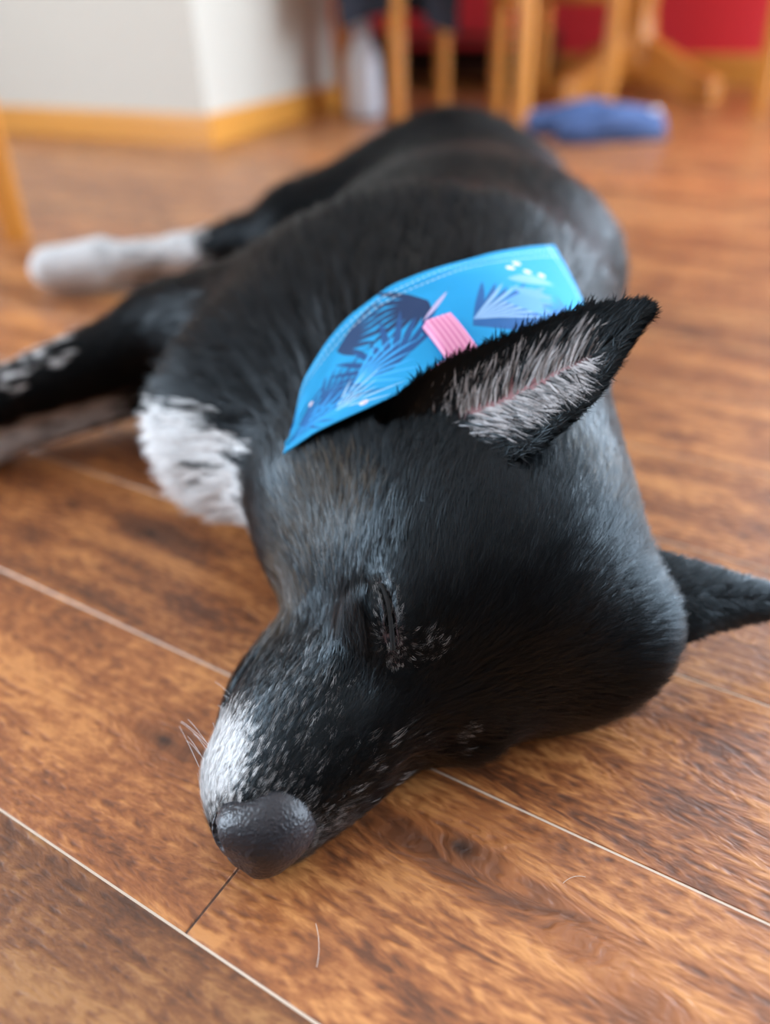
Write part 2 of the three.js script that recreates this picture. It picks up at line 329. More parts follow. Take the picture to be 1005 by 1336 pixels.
// surface nets over the blocks that the surface crosses
function meshField(fn, lo, hi, cell, keep) {
  const n = [0, 1, 2].map((k) => Math.ceil((hi[k] - lo[k]) / cell / 6) * 6 + 1), [nx, ny, nz] = n, sx = 1, sy = nx, sz = nx * ny;
  const v = new Float32Array(nx * ny * nz).fill(9), B = 6, reach = B * cell * 1.1;
  for (let k = 0; k < nz - 1; k += B) for (let j = 0; j < ny - 1; j += B) for (let i = 0; i < nx - 1; i += B) {
    const c = fn(lo[0] + (i + B / 2) * cell, lo[1] + (j + B / 2) * cell, lo[2] + (k + B / 2) * cell);
    if (Math.abs(c) > reach) { if (c < 0) for (let c3 = k; c3 <= k + B; c3++) for (let b = j; b <= j + B; b++) for (let a = i; a <= i + B; a++) { const at = a + b * sy + c3 * sz; if (v[at] === 9) v[at] = -9; } continue; }
    for (let c3 = k; c3 <= k + B; c3++) for (let b = j; b <= j + B; b++) for (let a = i; a <= i + B; a++) {
      const at = a + b * sy + c3 * sz; if (Math.abs(v[at]) === 9) v[at] = fn(lo[0] + a * cell, lo[1] + b * cell, lo[2] + c3 * cell);
    }
  }
  const id = new Int32Array(nx * ny * nz).fill(-1), pos = [], idx = [];
  const off = [0, sx, sy, sx + sy, sz, sx + sz, sy + sz, sx + sy + sz];
  const edges = [[0, 1], [2, 3], [4, 5], [6, 7], [0, 2], [1, 3], [4, 6], [5, 7], [0, 4], [1, 5], [2, 6], [3, 7]];
  for (let k = 0; k < nz - 1; k++) for (let j = 0; j < ny - 1; j++) for (let i = 0; i < nx - 1; i++) {
    const at = i + j * sy + k * sz; let m = 0;
    for (let c = 0; c < 8; c++) if (v[at + off[c]] < 0) m |= 1 << c;
    if (m === 0 || m === 255) continue;
    let x = 0, y = 0, z = 0, q = 0;
    for (const [a, b] of edges) {
      if (((m >> a) & 1) === ((m >> b) & 1)) continue;
      const va = v[at + off[a]], t = va / (va - v[at + off[b]]);
      x += mix(a & 1, b & 1, t); y += mix((a >> 1) & 1, (b >> 1) & 1, t); z += mix((a >> 2) & 1, (b >> 2) & 1, t); q++;
    }
    id[at] = pos.length / 3; pos.push(lo[0] + (i + x / q) * cell, lo[1] + (j + y / q) * cell, lo[2] + (k + z / q) * cell);
  }
  const put = (a, b, c, d, flip) => { if (a < 0 || b < 0 || c < 0 || d < 0) return; flip ? idx.push(a, c, b, a, d, c) : idx.push(a, b, c, a, c, d); };
  for (let k = 1; k < nz - 1; k++) for (let j = 1; j < ny - 1; j++) for (let i = 1; i < nx - 1; i++) {
    const at = i + j * sy + k * sz, a = v[at] < 0;
    if (a !== v[at + sx] < 0) put(id[at - sy - sz], id[at - sz], id[at], id[at - sy], !a);
    if (a !== v[at + sy] < 0) put(id[at - sx - sz], id[at - sx], id[at], id[at - sz], !a);
    if (a !== v[at + sz] < 0) put(id[at - sx - sy], id[at - sy], id[at], id[at - sx], !a);
  }
  const P = new Float32Array(pos), N = new Float32Array(pos.length);
  const g = (x, y, z, e = cell * 0.6) => norm([fn(x + e, y, z) - fn(x - e, y, z), fn(x, y + e, z) - fn(x, y - e, z), fn(x, y, z + e) - fn(x, y, z - e)]);
  for (let i = 0; i < P.length; i += 3) { const m = g(P[i], P[i + 1], P[i + 2]); N[i] = m[0]; N[i + 1] = m[1]; N[i + 2] = m[2]; }
  let I = idx;
  if (keep) { I = []; for (let i = 0; i < idx.length; i += 3) { const a = idx[i] * 3; if (keep(P[a], P[a + 1], P[a + 2])) I.push(idx[i], idx[i + 1], idx[i + 2]); } }
  const geo = new THREE.BufferGeometry(); geo.setAttribute('position', new THREE.BufferAttribute(P, 3)); geo.setAttribute('normal', new THREE.BufferAttribute(N, 3)); geo.setIndex(I);
  return geo;
}
const dog = thing('dog', 'black dog with white chest and paws asleep on its side on the wood floor', 'dog');

// where the coat is which colour, as spots in the head's and the world's own space; returns [black, white, tan, pink] shares
const blob = (p, c, r, soft = 0.5) => { const q = Math.hypot((p[0] - c[0]) / r[0], (p[1] - c[1]) / r[1], (p[2] - c[2]) / r[2]); return 1 - sstep(1 - soft, 1 + soft, q); };
function coat(p) {
  const h = w2h(p), n = fbm(p[0] * 60, p[1] * 60, p[2] * 60, 3) - 0.5;
  let white = 0, tan = 0, grey = 0;
  if (p[2] > -0.41) {
    white = Math.max(white, blob(h, [0.092, -0.036, 0.027], [0.027, 0.028, 0.02], 0.35) * (h[2] > 0 ? 1 : 0.3));      // pale lip
    grey = Math.max(grey, 0.2 * blob(h, [0.072, -0.03, 0.034], [0.045, 0.035, 0.03], 0.5));                           // greying muzzle
    grey = Math.max(grey, 0.38 * blob(h, [0.088, 0.0, -0.018], [0.03, 0.02, 0.016], 0.6), 0.25 * blob(h, [0.085, 0.004, 0.006], [0.016, 0.012, 0.022], 0.5), 0.05 * blob(h, [0.05, 0.0, -0.024], [0.045, 0.028, 0.026], 0.5), 0.06 * blob(h, [0.06, 0.0, 0.02], [0.03, 0.02, 0.03], 0.6));
    for (const s of [1, -1]) grey = Math.max(grey, (s > 0 ? 0.15 : 0.35) * blob(h, s > 0 ? [-0.007, 0.027, 0.022] : [0.001, 0.024, -0.024], s > 0 ? [0.009, 0.014, 0.008] : [0.005, 0.01, 0.004], 0.5));
    grey = Math.max(grey, 0.2 * sstep(0.0065, 0.004, lidDist(p)));
    tan = Math.max(tan, 0.85 * blob(h, [-0.03, -0.045, 0.074], [0.026, 0.026, 0.03], 0.6), 0.95 * blob(h, [0.01, -0.066, 0.05], [0.03, 0.02, 0.03], 0.5));
    grey = Math.max(grey, 0.3 * blob(h, [0.03, -0.07, 0.045], [0.022, 0.022, 0.03], 0.6));
    grey = Math.max(grey, 0.16 * blob(h, [0.004, -0.062, 0.057], [0.018, 0.014, 0.022], 0.6));
    tan = Math.max(tan, 0.5 * blob(h, [-0.135, 0.03, 0.02], [0.018, 0.03, 0.03], 0.6));
  }
  // breast
  white = Math.max(white, blob([p[0] + 0.03 * n, p[1] + 0.05 * n, p[2] + 0.03 * n], [-0.115, 0.048, -0.452], [0.08, 0.068, 0.066], 0.1));
  grey = Math.max(grey, 0.3 * blob(p, [-0.16, 0.09, -0.53], [0.04, 0.035, 0.05], 0.5));
  // paws and legs
  white = Math.max(white, sstep(-0.335, -0.36, p[0] + 0.02 * n));
  white = Math.max(white, p[2] < -0.95 ? sstep(-0.2, -0.25, p[0] + 0.03 * n) * 0.9 : 0);
  if (p[2] > -0.76 && p[2] < -0.5 && p[0] < -0.18) {
    const t = (-0.19 - p[0]) / 0.14, ridge = p[1] - (0.112 - 0.045 * t);
    white = Math.max(white, 0.6 * sstep(-0.01, -0.001, ridge) * sstep(-0.23, -0.31, p[0]) * (p[2] < -0.625 + 0.2 * (p[0] + 0.3) ? 1 : 0.4));
    white = Math.max(white, 0.85 * sstep(0.05, 0.04, p[1] + 0.015 * n) * sstep(-0.2, -0.24, p[0]));
  }
  return { white: clamp(white), tan: clamp(tan), grey: clamp(grey) };
}
const BLACK = [0.0045, 0.0046, 0.0052], WHITE = [0.92, 0.92, 0.91], TAN = [0.09, 0.062, 0.036];
function hairColor(c) {
  const r = rnd();
  if (r < c.white) { const k = 0.8 + 0.25 * rnd(); return WHITE.map((v) => v * k); }
  if (rnd() < c.grey * 1.3) { const k = 0.05 + 0.4 * rnd() ** 2.5; return WHITE.map((v) => v * k); }
  if (rnd() < c.tan) { const k = 0.35 + 0.9 * rnd(); return TAN.map((v) => v * k); }
  const k = 0.6 + 0.8 * rnd(); return BLACK.map((v) => v * k);
}

// ears: a leaf lofted between its two edges, hollowed towards the opening, with an inner and an outer skin
function earSheet(A, B, away, cup, thick) {
  const ca = new THREE.CatmullRomCurve3(A.map((p) => new THREE.Vector3(...p))), cb = new THREE.CatmullRomCurve3(B.map((p) => new THREE.Vector3(...p)));
  const nu = 34, nv = 18, w = new THREE.Vector3(...away).normalize(), at = (i, j) => {
    const u = i / nu, t = j / nv, a = ca.getPoint(u), b = cb.getPoint(u), m = a.clone().add(b).multiplyScalar(0.5).addScaledVector(w, 2 * cup * (1 - u) ** 0.8);
    return a.multiplyScalar((1 - t) ** 2).addScaledVector(m, 2 * t * (1 - t)).addScaledVector(b, t * t);
  };
  const grid = []; for (let i = 0; i <= nu; i++) for (let j = 0; j <= nv; j++) grid.push(at(i, j));
  const id = (i, j) => i * (nv + 1) + j, nrm = grid.map(() => new THREE.Vector3());
  for (let i = 0; i <= nu; i++) for (let j = 0; j <= nv; j++) {
    const x = grid[id(Math.min(nu, i + 1), j)].clone().sub(grid[id(Math.max(0, i - 1), j)]), y = grid[id(i, Math.min(nv, j + 1))].clone().sub(grid[id(i, Math.max(0, j - 1))]);
    let n = x.cross(y); if (n.lengthSq() < 1e-14) n = nrm[id(i - 1, j)].clone(); n.normalize(); if (n.dot(w) < 0) n.negate(); nrm[id(i, j)] = n;   // points away from the opening
  }
  const pos = [], nor = [], idx = [], N = grid.length;
  grid.forEach((p, k) => { pos.push(p.x, p.y, p.z); nor.push(-nrm[k].x, -nrm[k].y, -nrm[k].z); });
  grid.forEach((p, k) => { const i = Math.floor(k / (nv + 1)), j = k % (nv + 1), e = thick * Math.sqrt(clamp(Math.sin(Math.PI * j / nv) + 0.02)) * (1 - 0.6 * i / nu); const q = p.clone().addScaledVector(nrm[k], e); pos.push(q.x, q.y, q.z); nor.push(nrm[k].x, nrm[k].y, nrm[k].z); });
  for (let i = 0; i < nu; i++) for (let j = 0; j < nv; j++) {
    const a = id(i, j), b = id(i + 1, j), c = id(i + 1, j + 1), d = id(i, j + 1);
    const fl = grid[b].clone().sub(grid[a]).cross(grid[d].clone().sub(grid[a])).dot(nrm[a]) > 0;
    if (fl) { idx.push(a, d, b, b, d, c); idx.push(N + a, N + b, N + d, N + b, N + c, N + d); } else { idx.push(a, b, d, b, c, d); idx.push(N + a, N + d, N + b, N + b, N + d, N + c); }
  }
  const g = new THREE.BufferGeometry(); g.setAttribute('position', new THREE.Float32BufferAttribute(pos, 3)); g.setAttribute('normal', new THREE.Float32BufferAttribute(nor, 3)); g.setIndex(idx);
  return { geo: g, grid, nrm, nu, nv, id, N };
}
const earR = earSheet(
  [[-0.004, 0.146, -0.37], [0.025, 0.168, -0.374], [0.06, 0.182, -0.377], [0.093, 0.194, -0.378], [0.114, 0.199, -0.374], [0.126, 0.198, -0.366]],
  [[0.032, 0.13, -0.341], [0.054, 0.137, -0.333], [0.07, 0.145, -0.329], [0.083, 0.156, -0.331], [0.1, 0.169, -0.34], [0.126, 0.198, -0.366]],
  [-0.1, -0.5, -0.86], 0.014, 0.005);
const earL = earSheet(
  [[0.105, 0.078, -0.345], [0.14, 0.072, -0.342], [0.172, 0.062, -0.338], [0.208, 0.047, -0.34], [0.238, 0.036, -0.343], [0.25, 0.033, -0.345]],
  [[0.11, 0.03, -0.305], [0.145, 0.042, -0.306], [0.172, 0.04, -0.318], [0.206, 0.036, -0.331], [0.236, 0.033, -0.34], [0.25, 0.033, -0.345]],
  [0.1, 0.6, 0.78], 0.008, 0.005);

const gHead = meshField(sdf, [-0.17, -0.012, -0.42], [0.2, 0.2, -0.17], 0.0016, (x, y, z) => z > -0.402);
const gBody = meshField(sdf, [-0.54, -0.012, -1.46], [0.28, 0.24, -0.38], 0.0035, (x, y, z) => z < -0.398);
{
  const skinTint = (g, ear) => {
    const p = g.attributes.position, c = new Float32Array(p.count * 3);
    for (let i = 0; i < p.count; i++) {
      let v = BLACK;
      if (ear) {
        const k = i % ear.N, u = Math.floor(k / (ear.nv + 1)) / ear.nu, t = (k % (ear.nv + 1)) / ear.nv;
        if (i < ear.N && ear === earR) { const m = sstep(0.12, 0.34, t) * sstep(0.8, 0.6, t) * sstep(0.8, 0.6, u) * sstep(0.05, 0.25, u); v = BLACK.map((b, q) => mix(b, [0.3, 0.15, 0.16][q], m)); }
      } else {
        const q3 = [p.getX(i), p.getY(i), p.getZ(i)], m = coat(q3); const ld = lidDist(q3);
        const rim = 0.7 * sstep(0.006, 0.0036, ld) * sstep(0.0018, 0.0028, ld); v = BLACK.map((b, q) => mix(mix(b, TAN[q] * 0.5, m.tan), [0.78, 0.75, 0.73][q], m.white)).map((b, q) => mix(b, [0.17, 0.11, 0.12][q], rim));
      }
      c.set(v, i * 3);
    }
    g.setAttribute('color', new THREE.BufferAttribute(c, 3)); return g;
  };
  const hide = std({ vertexColors: true, roughness: 0.55 });
  mesh('body', mergeGeometries([skinTint(gHead), skinTint(gBody), skinTint(earR.geo, earR), skinTint(earL.geo, earL)]), hide, dog);
}

// shut lids: a dark lash line between two bare rims
for (const line of lidLine) {
  const settle = (p, off) => { let q = p; for (let i = 0; i < 10; i++) { const e = sdf(...q) - off, g = grad(...q); q = [q[0] - g[0] * e, q[1] - g[1] * e, q[2] - g[2] * e]; } return q; };
  const rimM = std({ color: lin(0.09, 0.06, 0.065), roughness: 0.5 }), lashM = std({ color: lin(0.004, 0.004, 0.004), roughness: 0.95 });
  const across = norm(cross(sub(line[24], line[0]), grad(...line[12])));
  for (const side of [-1, 1]) {
    const pts = line.slice(2, 21).map((p, i) => new THREE.Vector3(...settle([0, 1, 2].map((k) => p[k] + across[k] * side * 0.0015), 0.0)));
    mesh('eyelid', new THREE.TubeGeometry(new THREE.CatmullRomCurve3(pts), 24, 0.0004, 6), rimM, dog);
  }
  mesh('lash_line', new THREE.TubeGeometry(new THREE.CatmullRomCurve3(line.slice(1, 22).map((p) => new THREE.Vector3(...p))), 24, 0.0011, 6), lashM, dog);
}

// nose leather with nostrils
{
  const nosePrims = [[[0.0965, -0.009, 0.009], [0.0125, 0.0135, 0.0105]], [[0.0965, -0.009, -0.009], [0.0125, 0.0135, 0.0105]], [[0.1, -0.014, 0], [0.01, 0.014, 0.013]], [[0.087, 0.001, 0], [0.0185, 0.013, 0.0165]]].map(([c, r]) => ({ t: 1, c: h2w(...c), r, x: HF, y: HD, z: HU }));
  const capO = (a, b, ra, rb) => { const A = h2w(...a), ba = sub(h2w(...b), A); return { t: 0, a: A, ba, l2: dot(ba, ba), ra, rb }; };
  const holes = [];
  for (const s of [1, -1]) holes.push(capO([0.1115, -0.009, 0.009 * s], [0.106, -0.0095, 0.0135 * s], 0.004, 0.003), capO([0.107, -0.011, 0.013 * s], [0.094, -0.016, 0.0205 * s], 0.0026, 0.0016));
  holes.push(capO([0.1105, -0.01, 0], [0.108, -0.03, 0], 0.0009, 0.0012));
  const noseField = (x, y, z) => {
    let d = 1;
    for (const o of nosePrims) { const e = primDist(o, x, y, z), h = Math.max(0, 0.006 - Math.abs(d - e)); d = Math.min(d, e) - h * h / 0.024; }
    for (const o of holes) { const e = -primDist(o, x, y, z), h = Math.max(0, 0.0016 - Math.abs(d - e)); d = Math.max(d, e) + h * h / 0.0064; }
    const c = Math.abs(noise3(x * 750, y * 750, z * 750) - 0.5);
    return Math.max(d - 0.0006 * c - 0.00012 * noise3(x * 2300, y * 2300, z * 2300), 0.0008 - y);
  };
  const c = h2w(0.1, -0.006, 0);
  mesh('nose', meshField(noseField, [c[0] - 0.032, Math.max(-0.002, c[1] - 0.03), c[2] - 0.03], [c[0] + 0.032, c[1] + 0.03, c[2] + 0.03], 0.0006), std({ color: lin(0.02, 0.021, 0.026), roughness: 0.36 }), dog).userData.label = 'dark pebbled nose leather';
}

// ---------------------------------------------------------------- bandana: a triangle of printed cotton lying on the neck
const bandanaPrint = (() => {
  const W = 1024, H = 512, cv = document.createElement('canvas'); cv.width = W; cv.height = H; const c = cv.getContext('2d');
  c.fillStyle = '#069ad3'; c.fillRect(0, 0, W, H);
  const leaf = (x, y, L, w, a, col) => { c.save(); c.translate(x, y); c.rotate(a); c.fillStyle = col; c.beginPath(); c.moveTo(0, 0); c.quadraticCurveTo(L * 0.5, -w, L, 0); c.quadraticCurveTo(L * 0.5, w, 0, 0); c.fill(); c.restore(); };
  const frond = (x, y, n, L, w, a0, a1, col) => { for (let i = 0; i < n; i++) leaf(x, y, L * (0.8 + 0.4 * rnd()), w, a0 + (a1 - a0) * i / (n - 1), col); };
  // large dark and mid blue fronds, then pale ones
  frond(90, 300, 9, 230, 16, -0.5, 1.1, '#16609f'); frond(210, 330, 10, 210, 15, -1.2, 0.6, '#1a5c97'); frond(330, 90, 7, 170, 20, -0.4, 1.2, '#123a66');
  frond(560, 150, 9, 170, 22, 1.9, 4.2, '#10305a'); frond(600, 330, 12, 240, 18, -1.1, 0.6, '#1c5e9c'); frond(420, 380, 11, 220, 17, -2.6, -0.7, '#174f88'); frond(860, 420, 8, 170, 20, -2.9, -1.6, '#2a78bd');
  frond(330, 330, 8, 180, 12, -0.9, 0.9, '#36a9ea'); frond(610, 300, 7, 200, 11, -0.8, 0.3, '#8fb7dd'); frond(700, 250, 5, 150, 26, -0.2, 0.8, '#5f9fe0'); leaf(760, 150, 150, 44, 0.45, '#7db4ee'); leaf(742, 190, 130, 36, 0.75, '#6aa6e6');
  frond(250, 420, 7, 160, 8, -1.0, 0.5, '#a8cfe8'); leaf(520, 240, 140, 13, -0.85, '#c4b5d8'); frond(120, 420, 6, 190, 14, -0.9, 0.1, '#2fa4ea'); frond(20, 380, 6, 200, 12, -0.6, 0.5, '#1470b4');
  for (const [x, y] of [[800, 108], [838, 84], [840, 138], [882, 160], [560, 420], [180, 250], [330, 470]]) { c.fillStyle = '#e6dce4'; c.beginPath(); c.arc(x, y, 13, 0, 7); c.fill(); c.fillStyle = '#c9a9bb'; c.beginPath(); c.arc(x + 3, y + 4, 4, 0, 7); c.fill(); }
  // stitched hem
  c.strokeStyle = 'rgba(215,232,245,0.9)'; c.lineWidth = 5; c.setLineDash([10, 5]);
  for (const y of [30, 58]) { c.beginPath(); c.moveTo(0, y); c.lineTo(W, y); c.stroke(); }
  c.beginPath(); c.moveTo(W - 26, 0); c.lineTo(W - 26, H); c.stroke();
  const t = new THREE.CanvasTexture(cv); t.colorSpace = THREE.SRGBColorSpace; return t;
})();
const edgeTop = new THREE.CatmullRomCurve3([[-0.043, 0.122, -0.388], [-0.036, 0.136, -0.409], [-0.027, 0.146, -0.422], [-0.008, 0.164, -0.436], [0.014, 0.18, -0.443], [0.036, 0.187, -0.449], [0.058, 0.189, -0.46], [0.08, 0.187, -0.482], [0.106, 0.18, -0.515]].map((p) => new THREE.Vector3(...p)));
const edgeLow = new THREE.CatmullRomCurve3([[-0.046, 0.114, -0.378], [-0.03, 0.125, -0.38], [0.0, 0.138, -0.382], [0.04, 0.152, -0.388], [0.08, 0.152, -0.4], [0.11, 0.148, -0.42], [0.124, 0.14, -0.44]].map((p) => new THREE.Vector3(...p)));
function onCoat(q, off) { // settle a point on the coat, off metres above the hide
  let p = q.toArray();
  for (let i = 0; i < 12; i++) { const e = sdf(...p) - off; if (Math.abs(e) < 1e-4) break; const g = grad(...p, 0.004); p = [p[0] - g[0] * e * 0.8, p[1] - g[1] * e * 0.8, p[2] - g[2] * e * 0.8]; }
  return new THREE.Vector3(...p);
}
const clothAt = (u, v, off) => onCoat(edgeTop.getPoint(u).lerp(edgeLow.getPoint(u), v), off + 0.0012 * (fbm(u * 9, v * 5, 4.2, 2) - 0.5) * 2 + 0.0022 * Math.sin(u * 7 + v * 4) * 0.4);
function sheet(u0, u1, v0, v1, nu, nv, off, thick) {
  const top = [], bot = [];
  for (let i = 0; i <= nu; i++) for (let j = 0; j <= nv; j++) { const u = mix(u0, u1, i / nu), v = mix(v0, v1, j / nv), o = typeof off === 'function' ? off(i / nu, j / nv) : off; top.push([clothAt(u, v, o + thick), u, v]); bot.push([clothAt(u, v, o), u, v]); }
  const pos = [], uv = [], idx = [], N = top.length, id = (i, j) => i * (nv + 1) + j;
  for (const [p, u, v] of [...top, ...bot]) { pos.push(p.x, p.y, p.z); uv.push(u, 1 - v); }
  for (let i = 0; i < nu; i++) for (let j = 0; j < nv; j++) { const a = id(i, j), b = id(i + 1, j), c = id(i + 1, j + 1), d = id(i, j + 1); idx.push(a, d, b, b, d, c, N + a, N + b, N + d, N + b, N + c, N + d); }
  const rim = (a, b) => idx.push(a, b, N + a, b, N + b, N + a);
  for (let i = 0; i < nu; i++) { rim(id(i, 0), id(i + 1, 0)); rim(id(i + 1, nv), id(i, nv)); }
  for (let j = 0; j < nv; j++) { rim(id(0, j + 1), id(0, j)); rim(id(nu, j), id(nu, j + 1)); }
  const g = new THREE.BufferGeometry(); g.setAttribute('position', new THREE.Float32BufferAttribute(pos, 3)); g.setAttribute('uv', new THREE.Float32BufferAttribute(uv, 2)); g.setIndex(idx); g.computeVertexNormals(); return g;
}
const weave = dataTexture(64, 64, (i, j) => { const v = 128 + 60 * Math.sin(i * 0.785) * Math.sin(j * 0.785); return [v, v, v]; });
weave.repeat.set(60, 30);
const CLOTH_OFF = (u, v) => 0.0085 + 0.004 * (1 - v) * sstep(0, 0.2, u);
const bandana = thing('bandana', 'bright blue leaf print bandana with pink loop on the dog', 'bandana');
const cotton = mesh('cloth', sheet(0, 1, 0, 1, 70, 34, CLOTH_OFF, 0.0008), std({ map: bandanaPrint, bumpMap: weave, bumpScale: 0.0001, roughness: 0.75, sheen: 0.3 }), bandana);
mesh('hem', sheet(0, 1, 0.0, 0.1, 70, 3, (u, v) => CLOTH_OFF(u, v * 0.1) + 0.0007, 0.0003), std({ map: bandanaPrint, roughness: 0.75 }), cotton);
{
  const ribs = dataTexture(64, 8, (i) => { const v = 0.5 + 0.5 * Math.sin(i / 64 * Math.PI * 2 * 6); return [mix(214, 238, v), mix(120, 168, v), mix(164, 196, v)]; }, true);
  const loop = sheet(0.5, 0.56, 0.52, 0.96, 12, 14, (u, v) => CLOTH_OFF(u, v) + 0.0016 + 0.001 * Math.sin(Math.PI * v), 0.0012);
  { const a = loop.attributes.uv; for (let i = 0; i < a.count; i++) a.setXY(i, (a.getX(i) - 0.5) / 0.06, a.getY(i)); }
  mesh('loop', loop, std({ map: ribs, roughness: 0.6 }), bandana).userData.label = 'pink ribbed loop';
  const strap = sheet(0.46, 0.6, 0.93, 1, 16, 4, (u, v) => CLOTH_OFF(u, v) + 0.0012, 0.0012);
  mesh('strap', strap, std({ color: lin(0.68, 0.28, 0.42), roughness: 0.6 }), bandana).userData.label = 'pink strap';
}
const clothOutline = (() => { const o = []; for (let i = 0; i <= 24; i++) o.push(edgeTop.getPoint(i / 24)); for (let i = 24; i >= 0; i--) { const p = edgeLow.getPoint(i / 24); o.push(p); } return o; })();
function underCloth(p) {
  if (p[1] < 0.09 || p[2] > -0.36 || p[2] < -0.54) return false;
  let inside = false;
  for (let i = 0, j = clothOutline.length - 1; i < clothOutline.length; j = i++) { const a = clothOutline[i], b = clothOutline[j]; if (a.z > p[2] !== b.z > p[2] && p[0] < (b.x - a.x) * (p[2] - a.z) / (b.z - a.z) + a.x) inside = !inside; }
  return inside;
}

// ---------------------------------------------------------------- fur: tufts of fine tapering hairs rooted all over the coat
// a tuft: x runs along the lie of the coat in hair lengths, y stands off it, z lies across it in metres
function tuftGeometry(hairs, along, across, half, droop) { // each hair a narrow keeled blade, tapering to its tip
  const pos = [], nor = [], idx = [], S = 4;
  for (let h = 0; h < hairs; h++) {
    const rx = (rnd() - 0.5) * along, rz = (rnd() - 0.5) * across, L = 0.65 + 0.6 * rnd(), bend = ((rnd() - 0.5) * 0.5 - rz / across * 0.5) * across * 1.2, lift = 0.55 + 0.9 * rnd(), w = half * (0.6 + 0.8 * rnd()), roll = (rnd() - 0.5) * 1.2;
    const base = pos.length / 3, cr = Math.cos(roll), sr = Math.sin(roll);
    for (let s = 0; s <= S; s++) {
      const t = s / S, y = lift * (t - droop * t * t), r = w * (s === S ? 0.1 : 1 - 0.65 * t * t), slope = -(lift * (1 - 2 * droop * t)) / L * 0.4;
      for (const [z, k] of [[-1, 0], [0, 0.4], [1, 0]]) {
        pos.push(rx + L * t, y - 0.06 + k * r * 60, rz + bend * t * t + z * r * cr);
        nor.push(slope, z * 0.5 * sr + cr, z * 0.5 * cr - sr);
      }
      if (s) for (let k = 0; k < 2; k++) { const p = base + (s - 1) * 3 + k, q = p + 3; idx.push(p, p + 1, q, p + 1, q + 1, q); }
    }
  }
  const g = new THREE.BufferGeometry(); g.setAttribute('position', new THREE.Float32BufferAttribute(pos, 3)); g.setAttribute('normal', new THREE.Float32BufferAttribute(nor, 3)); g.setIndex(idx); return g;
}
const headHair = std({ color: 0xffffff, roughness: 0.33, specularIntensity: 0.68, specularColor: lin(0.72, 0.9, 1), ior: 1.5 });
const bodyHair = std({ color: 0xffffff, roughness: 0.42, specularIntensity: 0.34, specularColor: lin(0.8, 0.93, 1), ior: 1.5 });
class Fur {
  constructor() { this.m = []; this.c = []; }
  put(p, n0, dir, len, lift, color) {
    const n = norm([n0[0] + (rnd() - 0.5) * 0.3, n0[1] + (rnd() - 0.5) * 0.3, n0[2] + (rnd() - 0.5) * 0.3]);
    const dn = dot(dir, n), t = norm([dir[0] - n[0] * dn, dir[1] - n[1] * dn, dir[2] - n[2] * dn]), b = cross(t, n), h = len * lift;
    this.m.push(t[0] * len, t[1] * len, t[2] * len, 0, n[0] * h, n[1] * h, n[2] * h, 0, b[0], b[1], b[2], 0, p[0], p[1], p[2], 1);
    this.c.push(...color);
  }
  build(name, geo, mat, label) {
    const n = this.m.length / 16, im = new THREE.InstancedMesh(geo, mat, n);
    im.instanceMatrix = new THREE.InstancedBufferAttribute(new Float32Array(this.m), 16); im.instanceColor = new THREE.InstancedBufferAttribute(new Float32Array(this.c), 3);
    im.name = name; im.castShadow = im.receiveShadow = true; im.userData.kind = 'stuff'; im.userData.label = label; dog.add(im); return n;
  }
}
// direction in which the coat lies at a point
function flow(p) {
  if (p[2] > -0.43) {
    const h = w2h(p), k = sstep(-0.43, -0.38, p[2]);
    const low = sstep(-0.01, -0.06, h[1]), f = [-1, -1.1 * low * sstep(0.05, -0.02, h[0]) + 0.15 * (h[0] > 0.02 ? 1 : 0), clamp(h[2] / 0.05, -1, 1) * 0.75];
    // lids: hair runs away from the slit
    const v = [0, 1, 2].map((q) => HF[q] * f[0] + HD[q] * f[1] + HU[q] * f[2]);
    if (k >= 1) return norm(v);
    const b = bodyFlow(p); return norm([0, 1, 2].map((q) => v[q] * k + b[q] * (1 - k)));
  }
  return bodyFlow(p);
}
function bodyFlow(p) {
  let best = 1e3; const ds = [];
  for (const o of prims) { const e = primDist(o, p[0], p[1], p[2]); ds.push(e); if (e < best) best = e; }
  const v = [0, 0, 0];
  prims.forEach((o, i) => { const w = Math.exp(-(ds[i] - best) / 0.012); if (w > 0.01) for (let q = 0; q < 3; q++) v[q] += o.hair[q] * w; });
  return norm(v);
}
function scatter(geo, count, put) {
  const P = geo.attributes.position.array, N = geo.attributes.normal.array, I = geo.index.array, cum = new Float64Array(I.length / 3); let total = 0;
  for (let t = 0; t < I.length; t += 3) {
    const a = I[t] * 3, b = I[t + 1] * 3, c = I[t + 2] * 3;
    const x = cross([P[b] - P[a], P[b + 1] - P[a + 1], P[b + 2] - P[a + 2]], [P[c] - P[a], P[c + 1] - P[a + 1], P[c + 2] - P[a + 2]]);
    total += Math.hypot(...x) / 2; cum[t / 3] = total;
  }
  const step = total / count; let t = 0;
  for (let k = 0; k < count; k++) {
    const w = (k + rnd()) * step; while (t < cum.length - 1 && cum[t] < w) t++;
    let u = rnd(), v = rnd(); if (u + v > 1) { u = 1 - u; v = 1 - v; }
    const a = I[t * 3] * 3, b = I[t * 3 + 1] * 3, c = I[t * 3 + 2] * 3, q = (A, e) => A[a + e] + (A[b + e] - A[a + e]) * u + (A[c + e] - A[a + e]) * v;
    put([q(P, 0), q(P, 1), q(P, 2)], norm([q(N, 0), q(N, 1), q(N, 2)]));
  }
  return total;
}
const dim = (c, k) => [c[0] * k, c[1] * k, c[2] * k];
const jitter = (d, a) => [d[0] + (rnd() - 0.5) * a, d[1] + (rnd() - 0.5) * a, d[2] + (rnd() - 0.5) * a];
const headFur = new Fur(), faceFur = new Fur(), bodyFur = new Fur(), earFur = new Fur(), paleFur = new Fur();
